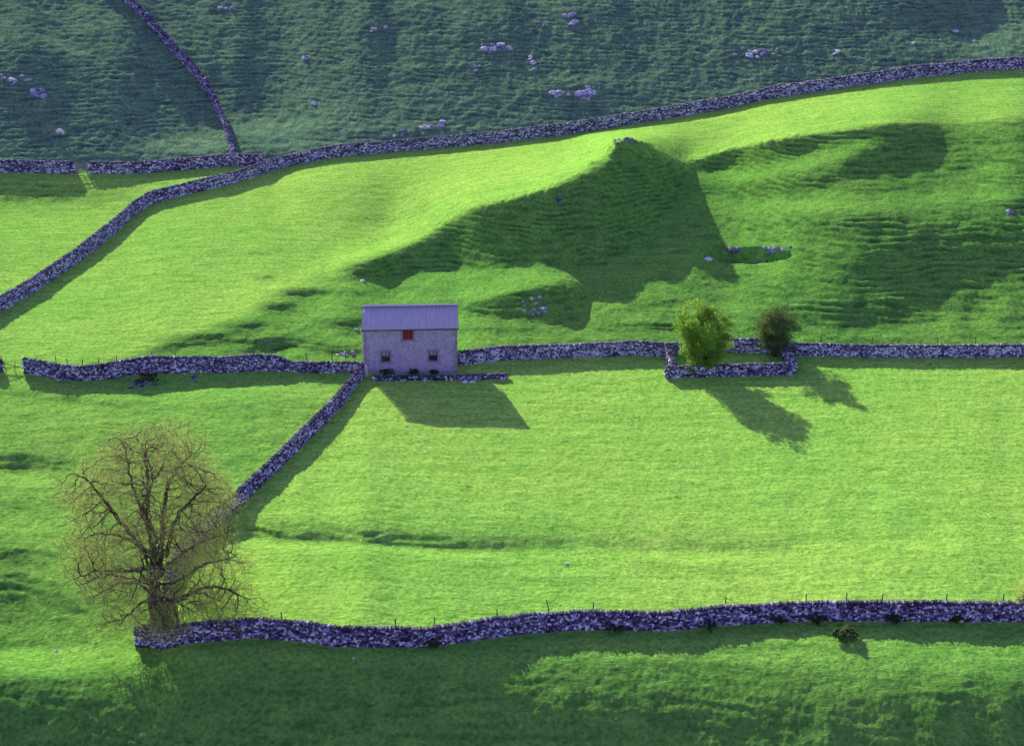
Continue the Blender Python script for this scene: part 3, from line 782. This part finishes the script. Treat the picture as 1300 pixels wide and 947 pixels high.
# broken hurdle in the left gateway
e = empty('broken_hurdle', gv(14, 471)); tag(e, 'thin broken timber hurdle leaning in the gateway at the left edge', 'hurdle')
for nm_, a_, b_ in (('stake', (-.5, 0, -.1), (-1.0, .1, 1.7)), ('stake', (.4, 0, -.1), (.5, .1, 1.0)), ('rail', (-1.1, -.06, .35), (2.0, 0, .45)), ('rail', (-.75, -.05, .9), (1.8, 0, .25))):
    m = MB(); m.tube(a_, b_, .05, .035); m.build(nm_, TIMBER, e)

# ------------------------------------------------------------------ sheep
def sheep(px, py, rz, label):
    import bmesh
    me = bpy.data.meshes.new('sheep'); o = bpy.data.objects.new('sheep', me); COL.objects.link(o)
    vs = [(-.45, 0, .62), (-.15, 0, .66), (.2, 0, .66), (.42, 0, .64), (.60, 0, .55), (.72, 0, .35), (.80, 0, .20),
          (-.42, .14, .42), (-.47, .15, .22), (-.42, .15, .0), (-.42, -.14, .42), (-.47, -.15, .22), (-.42, -.15, .0),
          (.36, .13, .40), (.38, .13, .2), (.36, .13, .0), (.36, -.13, .40), (.38, -.13, .2), (.36, -.13, .0), (-.60, 0, .55), (-.66, 0, .36)]
    es = [(0, 1), (1, 2), (2, 3), (3, 4), (4, 5), (5, 6), (0, 7), (7, 8), (8, 9), (0, 10), (10, 11), (11, 12), (3, 13), (13, 14), (14, 15), (3, 16), (16, 17), (17, 18), (0, 19), (19, 20)]
    rs = [.25, .30, .30, .25, .15, .10, .06, .12, .045, .04, .12, .045, .04, .10, .045, .04, .10, .045, .04, .08, .05]
    me.from_pydata(vs, es, [])
    sk = o.modifiers.new('skin', 'SKIN')
    for i, r in enumerate(rs): me.skin_vertices[0].data[i].radius = (r, r)
    me.skin_vertices[0].data[0].use_root = True
    ss = o.modifiers.new('sub', 'SUBSURF'); ss.levels = 2; ss.render_levels = 2
    dg = bpy.context.evaluated_depsgraph_get()
    nm = bpy.data.meshes.new_from_object(o.evaluated_get(dg)); o.modifiers.clear(); o.data = nm; nm.name = 'sheep'
    nm.materials.clear(); nm.materials.append(simple('fleece', (.80, .78, .76), (.95, .93, .90), 7, .6))
    nm.polygons.foreach_set('use_smooth', [True] * len(nm.polygons))
    o.location = gv(px, py) - Vector((0, 0, .04)); o.rotation_euler = (0, 0, rz); tag(o, label, 'sheep')
    for s_ in (-1, 1):
        em = MB(); em.tube((.66, s_ * .07, .46), (.64, s_ * .22, .44), .045, .015, 5); em.build('ear', nm.materials[0], o, True)
sheep(77, 171, R_(165), 'white sheep grazing alone on the shaded upper left hillside')

# ------------------------------------------------------------------ woody plants
def tubes(nodes, parent_, rad, sides, sel):
    """one mesh of tapering tubes, a segment per selected node"""
    ch_ = np.nonzero(sel)[0]; pa_ = parent_[ch_]
    A, B = nodes[pa_], nodes[ch_]; ra = np.minimum(rad[pa_], rad[ch_] * 1.25); rb = rad[ch_]
    d = B - A; d /= np.linalg.norm(d, axis=1)[:, None] + 1e-9
    h = np.where(np.abs(d[:, 2:3]) < .9, np.array([[0, 0, 1.0]]), np.array([[1.0, 0, 0]]))
    a = np.cross(d, h); a /= np.linalg.norm(a, axis=1)[:, None] + 1e-9; c = np.cross(d, a)
    th = 2 * np.pi * np.arange(sides) / sides
    ring = a[:, None] * np.cos(th)[None, :, None] + c[:, None] * np.sin(th)[None, :, None]
    Va = A[:, None] + ring * ra[:, None, None]; Vb = B[:, None] + d[:, None] * (rb * .3)[:, None, None] + ring * rb[:, None, None]
    V = np.concatenate([Va, Vb], 1); n_ = len(ch_)
    b = (np.arange(n_) * 2 * sides)[:, None]; i = np.arange(sides)[None]; j = (i + 1) % sides
    Fq = np.stack([b + i, b + j, b + sides + j, b + sides + i], -1).reshape(-1, 4)
    return V.reshape(-1, 3), Fq
def leaf_quads(C, size, up=.3):
    n_ = len(C)
    d = rng.normal(size=(n_, 3)); d[:, 2] += up; d /= np.linalg.norm(d, axis=1)[:, None]
    e_ = rng.normal(size=(n_, 3)); e_ = np.cross(d, e_); e_ /= np.linalg.norm(e_, axis=1)[:, None] + 1e-9
    s_ = (size * rng.uniform(.6, 1.3, n_))[:, None]
    V = np.stack([C, C + d * s_ * .5 + e_ * s_ * .28, C + d * s_, C + d * s_ * .5 - e_ * s_ * .28], 1)
    return V.reshape(-1, 3), (np.arange(n_)[:, None] * 4 + np.arange(4)[None])
def leaf_mat(name, c0, c1, trans=.5):
    m, nt, b = mat(name)
    at = nt.nodes.new('ShaderNodeAttribute'); at.attribute_name = 'tone'
    c = ramp(nt, at.outputs['Fac'], [(0, c0), (1, c1)])
    nt.links.new(c, b.inputs['Base Color'])
    tr = nt.nodes.new('ShaderNodeBsdfTranslucent'); nt.links.new(c, tr.inputs[0])
    mx = nt.nodes.new('ShaderNodeMixShader'); mx.inputs[0].default_value = trans
    nt.links.new(b.outputs[0], mx.inputs[1]); nt.links.new(tr.outputs[0], mx.inputs[2]); nt.links.new(mx.outputs[0], nt.nodes['Material Output'].inputs[0])
    return m
BARK = simple('dark_bark', (.04, .03, .03), (.11, .085, .075), 2.5, .6, stretch=(2, 2, .5))
TWIG = simple('twig_bark', (.24, .23, .11), (.42, .42, .18), 2.0)
BUD = leaf_mat('bud_leaves', (.36, .44, .10), (.74, .82, .24), .55)

def grow(att, start, step, infl, kill, iters=260, wob=.12, droop=0.0, par0=None):
    nodes = [np.array(s_) for s_ in start]; par = list(par0) if par0 else [max(i - 1, 0) for i in range(len(start))]
    att = att.copy(); near = np.zeros(len(att), int); nd = np.full(len(att), 1e9)
    fresh = list(range(len(nodes)))
    for it in range(iters):
        F_n = np.array([nodes[i] for i in fresh])
        D = np.linalg.norm(att[:, None] - F_n[None], axis=2) if len(F_n) else None
        if D is not None:
            k = D.argmin(1); dm = D[np.arange(len(att)), k]; up_ = dm < nd
            nd[up_] = dm[up_]; near[up_] = np.array(fresh)[k[up_]]
        keep = nd > kill; att, near, nd = att[keep], near[keep], nd[keep]
        if len(att) == 0: break
        act = nd < infl
        if not act.any(): break
        fresh = []
        order = np.argsort(near[act]); na = near[act][order]; aa = att[act][order]
        u_, st = np.unique(na, return_index=True)
        for q_, ids in zip(u_, np.split(np.arange(len(na)), st[1:])):
            P0 = nodes[q_]; dv = aa[ids] - P0; dv /= np.linalg.norm(dv, axis=1)[:, None] + 1e-9
            s_ = dv.sum(0); s_ = s_ / (np.linalg.norm(s_) + 1e-9) + rng.normal(0, wob, 3); s_[2] -= droop
            if par[q_] != q_:
                pd = P0 - nodes[par[q_]]; s_ = s_ + .35 * pd / (np.linalg.norm(pd) + 1e-9)
            s_ /= np.linalg.norm(s_)
            nodes.append(P0 + s_ * step); par.append(int(q_)); fresh.append(len(nodes) - 1)
    return np.array(nodes), np.array(par)
def pipe(nodes, par, tip, expo):
    acc = np.zeros(len(nodes)); kids = np.bincount(par[1:], minlength=len(nodes))
    acc[kids == 0] = tip ** expo
    for i in range(len(nodes) - 1, 0, -1):
        if kids[i] == 0: acc[i] = tip ** expo
        acc[par[i]] += acc[i]
    return acc ** (1 / expo), kids

# the bare tree
tb = gv(199, 803); sc_ = scale_at(tb)
up_px = sc_ * cp * 1.0
Ht = (803 - 549) / (sc_ * math.cos(PITCH + R_(2)))
def env(h):            # half width left, right at a height fraction
    y_ = 803 - h * 254
    l = np.interp(y_, [548, 556, 575, 600, 640, 680, 715, 745, 765, 782], [2, 38, 75, 92, 98, 100, 104, 100, 80, 0])
    r = np.interp(y_, [548, 556, 575, 600, 640, 680, 715, 745, 765, 782], [2, 36, 70, 92, 98, 104, 116, 124, 112, 0])
    return l / sc_, r / sc_
att = []
def env_pt(r0, r1, h0=.10):
    while True:
        h = random.uniform(h0, 1.0); l, r = env(h); a_ = random.uniform(0, 2 * math.pi)
        rr = math.sqrt(random.uniform(r0 * r0, r1 * r1)); rad_ = r if math.cos(a_) > 0 else l
        if random.random() < rad_ / 9.5: return (math.cos(a_) * rr * rad_ + .35, math.sin(a_) * rr * (l + r) * .46, h * Ht), rr, h
for _c in range(125):
    (x_, y_, z_), rr, h = env_pt(.45, 1.0)
    sg = random.uniform(.40, .85)
    for _ in range(int(130 * sg)):
        q_ = (x_ + random.gauss(0, sg), y_ + random.gauss(0, sg), z_ + random.gauss(0, sg * .75))
        if q_[2] > 1.5 + .1 * abs(q_[0]) * 0: att.append(q_)
while len(att) < 12500:
    q_, rr, h = env_pt(.2, .97)
    if h < .3 and rr < .4: continue
    att.append(q_)
att = np.array(att)
def limb(pts, dy):
    """picture points of a limb, leaning dy towards (+) or away from the viewer at its tip"""
    n_ = len(pts) - 1
    return [((x_ - 199) / sc_, -dy * (i / n_) ** .8, (803 - y_) / 254 * Ht) for i, (x_, y_) in enumerate(pts)]
LIMBS = [[(199, 806), (199, 789), (200, 765), (201, 743), (203, 700), (198, 661), (203, 618), (203, 575)],
         [(195, 700), (182, 675), (168, 654), (150, 622), (139, 602), (122, 590)], [(196, 661), (186, 632), (178, 605), (172, 568)],
         [(206, 730), (211, 713), (214, 661), (224, 618), (247, 590)], [(217, 707), (226, 684), (232, 661), (244, 638), (276, 608)],
         [(203, 762), (222, 756), (244, 749), (262, 738), (285, 733), (308, 742)], [(244, 749), (262, 755), (280, 768)],
         [(200, 742), (180, 728), (159, 720), (136, 722), (116, 728)], [(199, 708), (180, 692), (158, 684), (138, 684), (112, 692)],
         [(198, 752), (180, 742), (155, 743), (135, 754), (114, 770)], [(205, 735), (222, 716), (250, 700), (290, 690)], [(203, 700), (214, 670), (206, 640), (215, 600)],
         [(201, 745), (205, 722), (200, 700), (210, 680)], [(201, 745), (196, 722), (205, 702), (196, 682)], [(203, 690), (190, 650), (200, 620), (190, 585)],
         [(200, 750), (214, 735), (230, 728), (252, 724)], [(200, 742), (188, 732), (172, 700), (160, 690)], [(202, 740), (226, 740), (262, 718), (300, 712)],
         [(199, 720), (170, 712), (140, 704), (108, 712)], [(200, 755), (192, 752), (182, 756), (170, 764)]]
DY = [0, 1.6, -1.4, -1.5, 2.0, 1.5, -.8, 1.8, -2.0, -1.5, -2.6, 3.0, 5.5, -5.5, -3.4, 5.6, -5.0, -1.0, 3.6, 3.0]
nl, pl_ = [], []
for li_, (pts, dy) in enumerate(zip(LIMBS, DY)):
    q = np.array(limb(pts, dy)); seg = np.concatenate([[0], np.cumsum(np.linalg.norm(np.diff(q, axis=0), axis=1))])
    t_ = np.linspace(0, seg[-1], max(3, int(seg[-1] / .36)))
    q = np.stack([np.interp(t_, seg, q[:, c]) for c in range(3)], -1)
    q[1:] += rng.normal(0, .05, q[1:].shape)
    if li_ == 0: prev = 0; nl.append(q[0]); pl_.append(0); q = q[1:]
    else:
        A_ = np.array(nl); prev = int(np.linalg.norm(A_ - q[0], axis=1).argmin()); q = q[1:]
    for p_ in q: nl.append(p_); pl_.append(prev); prev = len(nl) - 1
nodes, par = grow(att, nl, .27, 2.6, .36, wob=.34, droop=.02, par0=pl_)
rad, kids = pipe(nodes, par, .013, 2.3)
rad = np.clip(rad * (.52 / rad[6]), .010, None)
hh_ = nodes[:, 2]; near_ = np.hypot(nodes[:, 0], nodes[:, 1]) < .25
rad = np.where(near_ & (hh_ < 1.2), rad * (1 + .5 * np.clip(1 - hh_ / 1.2, 0, 1) ** 2), rad)
tree = empty('bare_tree', tb); tag(tree, 'large spreading tree just coming into leaf at the left end of the foreground wall', 'tree')
big_ = rad > .028; big_[0] = False; sml = ~big_; sml[0] = False
Vt, Ft = tubes(nodes, par, rad, 7, big_)
trunk = np_mesh('trunk', Vt, Ft, BARK, tree, smooth_=True)
Vs, Fs = tubes(nodes, par, rad, 4, sml)
# twigs
tn = np.nonzero(kids <= 1)[0]; tn = tn[rad[tn] < .05]; tn = np.concatenate([tn, np.nonzero(kids == 0)[0]])
tn = np.repeat(tn, 2)
pd = nodes[tn] - nodes[par[tn]]; pd /= np.linalg.norm(pd, axis=1)[:, None] + 1e-9
dr = pd * .7 + rng.normal(0, .75, (len(tn), 3)); dr /= np.linalg.norm(dr, axis=1)[:, None]
ln = rng.uniform(.25, .75, len(tn))
p0 = nodes[tn]; p1 = p0 + dr * ln[:, None] * .5 ; p2 = p1 + (dr + rng.normal(0, .35, dr.shape)) * ln[:, None] * .5
nn_ = np.concatenate([p0, p1, p2]); n_ = len(tn)
pp = np.concatenate([np.arange(n_), np.arange(n_), np.arange(n_) + n_]); rr_ = np.concatenate([np.full(n_, .008), np.full(n_, .006), np.full(n_, .004)])
sel = np.ones(3 * n_, bool); sel[:n_] = False
Vw, Fw = tubes(nn_, pp, rr_, 3, sel)
crown = np_mesh('crown', np.concatenate([Vs, Vw]), np.concatenate([Fs, Fw + len(Vs)]), TWIG, tree)
# opening buds at the twig ends, thicker on the outside of the crown
lc = np.concatenate([p2, p1 + (p2 - p1) * rng.random((n_, 1)), p1])
lc = lc + rng.normal(0, .07, lc.shape)
relr = np.hypot(lc[:, 0], lc[:, 1]) / 8.0 + lc[:, 2] / Ht * .4
keepm = rng.random(len(lc)) < .35 + 1.3 * np.clip(relr - .45, 0, 1); lc = lc[keepm]
Vl, Fl = leaf_quads(np.concatenate([lc, lc + rng.normal(0, .16, lc.shape)]), .075)
np_mesh('bud_leaves', Vl, Fl, BUD, crown, tone=np.repeat(rng.random(2 * len(lc)), 4))

# leafy bushes
def bush(name, px, py, wpx, hpx, label, leafm, n_leaf=15000, lsize=.17, stems=5, cat='bush', lean=0.0, clump=70, wood=BARK, base_gap=.12):
    b = gv(px, py); s_ = scale_at(b); w_ = wpx / s_ / 2; h_ = hpx / s_ / math.cos(PITCH)
    e = empty(name, b); tag(e, label, cat)
    # clumps on and inside an uneven ellipsoid
    cl = []
    while len(cl) < clump:
        d = rng.normal(size=3); d /= np.linalg.norm(d); r_ = rng.uniform(.35, 1.0) ** .6 * (1 + .16 * rng.normal())
        c = np.array([d[0] * w_ * r_ * .82, d[1] * w_ * r_ * .75, h_ * (.54 + .44 * d[2] * r_ * .95)])
        c[0] += lean * c[2]
        if c[2] < h_ * base_gap: continue
        cl.append(c)
    cl = np.array(cl); cr = rng.uniform(.13, .26, clump) * min(w_, h_ * .6)
    k = rng.integers(0, clump, n_leaf)
    off = rng.normal(size=(n_leaf, 3)); off /= np.linalg.norm(off, axis=1)[:, None]; off *= (rng.random(n_leaf) ** .45)[:, None]
    C = cl[k] + off * cr[k][:, None] * np.array([1.15, 1.15, .85])
    C[:, 2] = np.maximum(C[:, 2], .1)
    st = MB()
    for i in range(stems):
        q_ = cl[rng.integers(0, clump)] * np.array([.5, .5, .6]); st.tube((random.uniform(-.2, .2), random.uniform(-.2, .2), -.3), tuple(q_), .10 * h_ / 5 + .02, .05 * h_ / 5 + .01, 6)
        for _ in range(4):
            r2 = cl[rng.integers(0, clump)]; st.tube(tuple(q_), tuple(r2 * .9), .045 * h_ / 5 + .008, .012, 5)
    st.build('trunk', wood, e)
    V, Fq = leaf_quads(C, lsize)
    tone = np.clip(.5 + .5 * rng.normal(0, .4, n_leaf) + .25 * (rng.random(clump)[k] - .5), 0, 1)
    return np_mesh('crown', V, Fq, leafm, e, tone=np.repeat(tone, 4))
HAW = leaf_mat('fresh_hawthorn_leaves', (.11, .25, .045), (.44, .68, .12), .55)
HAW2 = leaf_mat('dull_hawthorn_leaves', (.07, .13, .05), (.24, .36, .12), .45)
NET = leaf_mat('dark_weed_leaves', (.04, .08, .03), (.11, .18, .055), .35)
bush('hawthorn_bush', 891, 474, 78, 86, 'bright yellow-green bush inside the left end of the stone pen', HAW, 42000, .17, clump=150, base_gap=.02)
bush('hawthorn_bush', 984, 452, 66, 64, 'darker olive bush behind the right end of the stone pen', HAW2, 24000, .16, clump=110, base_gap=.05)
bush('sapling', 1296, 778, 44, 46, 'sparse budding sapling behind the foreground wall at the right edge', BUD, 700, .16, 8, 'sapling', 0, 40, TWIG)
for i, (px, py, w_, h_, lab) in enumerate([(895, 797, 32, 12, 'dark weeds at the wall foot below and right of the middle'), (989, 790, 26, 11, 'dark weeds at the foreground wall foot left of the grassy hummock'),
        (1036, 790, 28, 13, 'dark weeds at the foreground wall foot above the grassy hummock'), (1136, 791, 26, 12, 'dark weeds at the foreground wall foot right of the grassy hummock'),
        (1216, 790, 22, 10, 'dark weeds at the foreground wall foot nearest the right edge'), (548, 821, 26, 12, 'dark weeds at the low dip of the foreground wall'),
        (778, 801, 36, 11, 'dark weeds at the foreground wall foot under the leaning post'), (492, 476, 24, 7, 'dark nettles against the barn wall under the left window'),
        (525, 475, 14, 6, 'dark nettles against the barn wall under the red hatch'), (551, 475, 12, 5, 'dark nettles against the barn wall under the right window'),
        (214, 802, 24, 16, 'leafy suckers around the trunk foot of the bare tree'), (185, 812, 30, 18, 'dark ivy on the wall end at the bare tree')]):
    bush('weed_clump', px, py, w_, h_, lab, NET, 1100 if h_ < 15 else 1600, .14, 2, 'weeds', 0, 26, TWIG, 0.0)
bush('grass_hummock', 1073, 811, 34, 14, 'grassy tussock standing alone below the foreground wall', HAW2, 3200, .22, 1, 'tussock', 0, 40, TWIG, 0.0)
bush('ivy_clump', 186, 486, 42, 10, 'dark brambles on the bank below the left wall', NET, 1800, .14, 2, 'brambles', 0, 30, TWIG, 0.0)
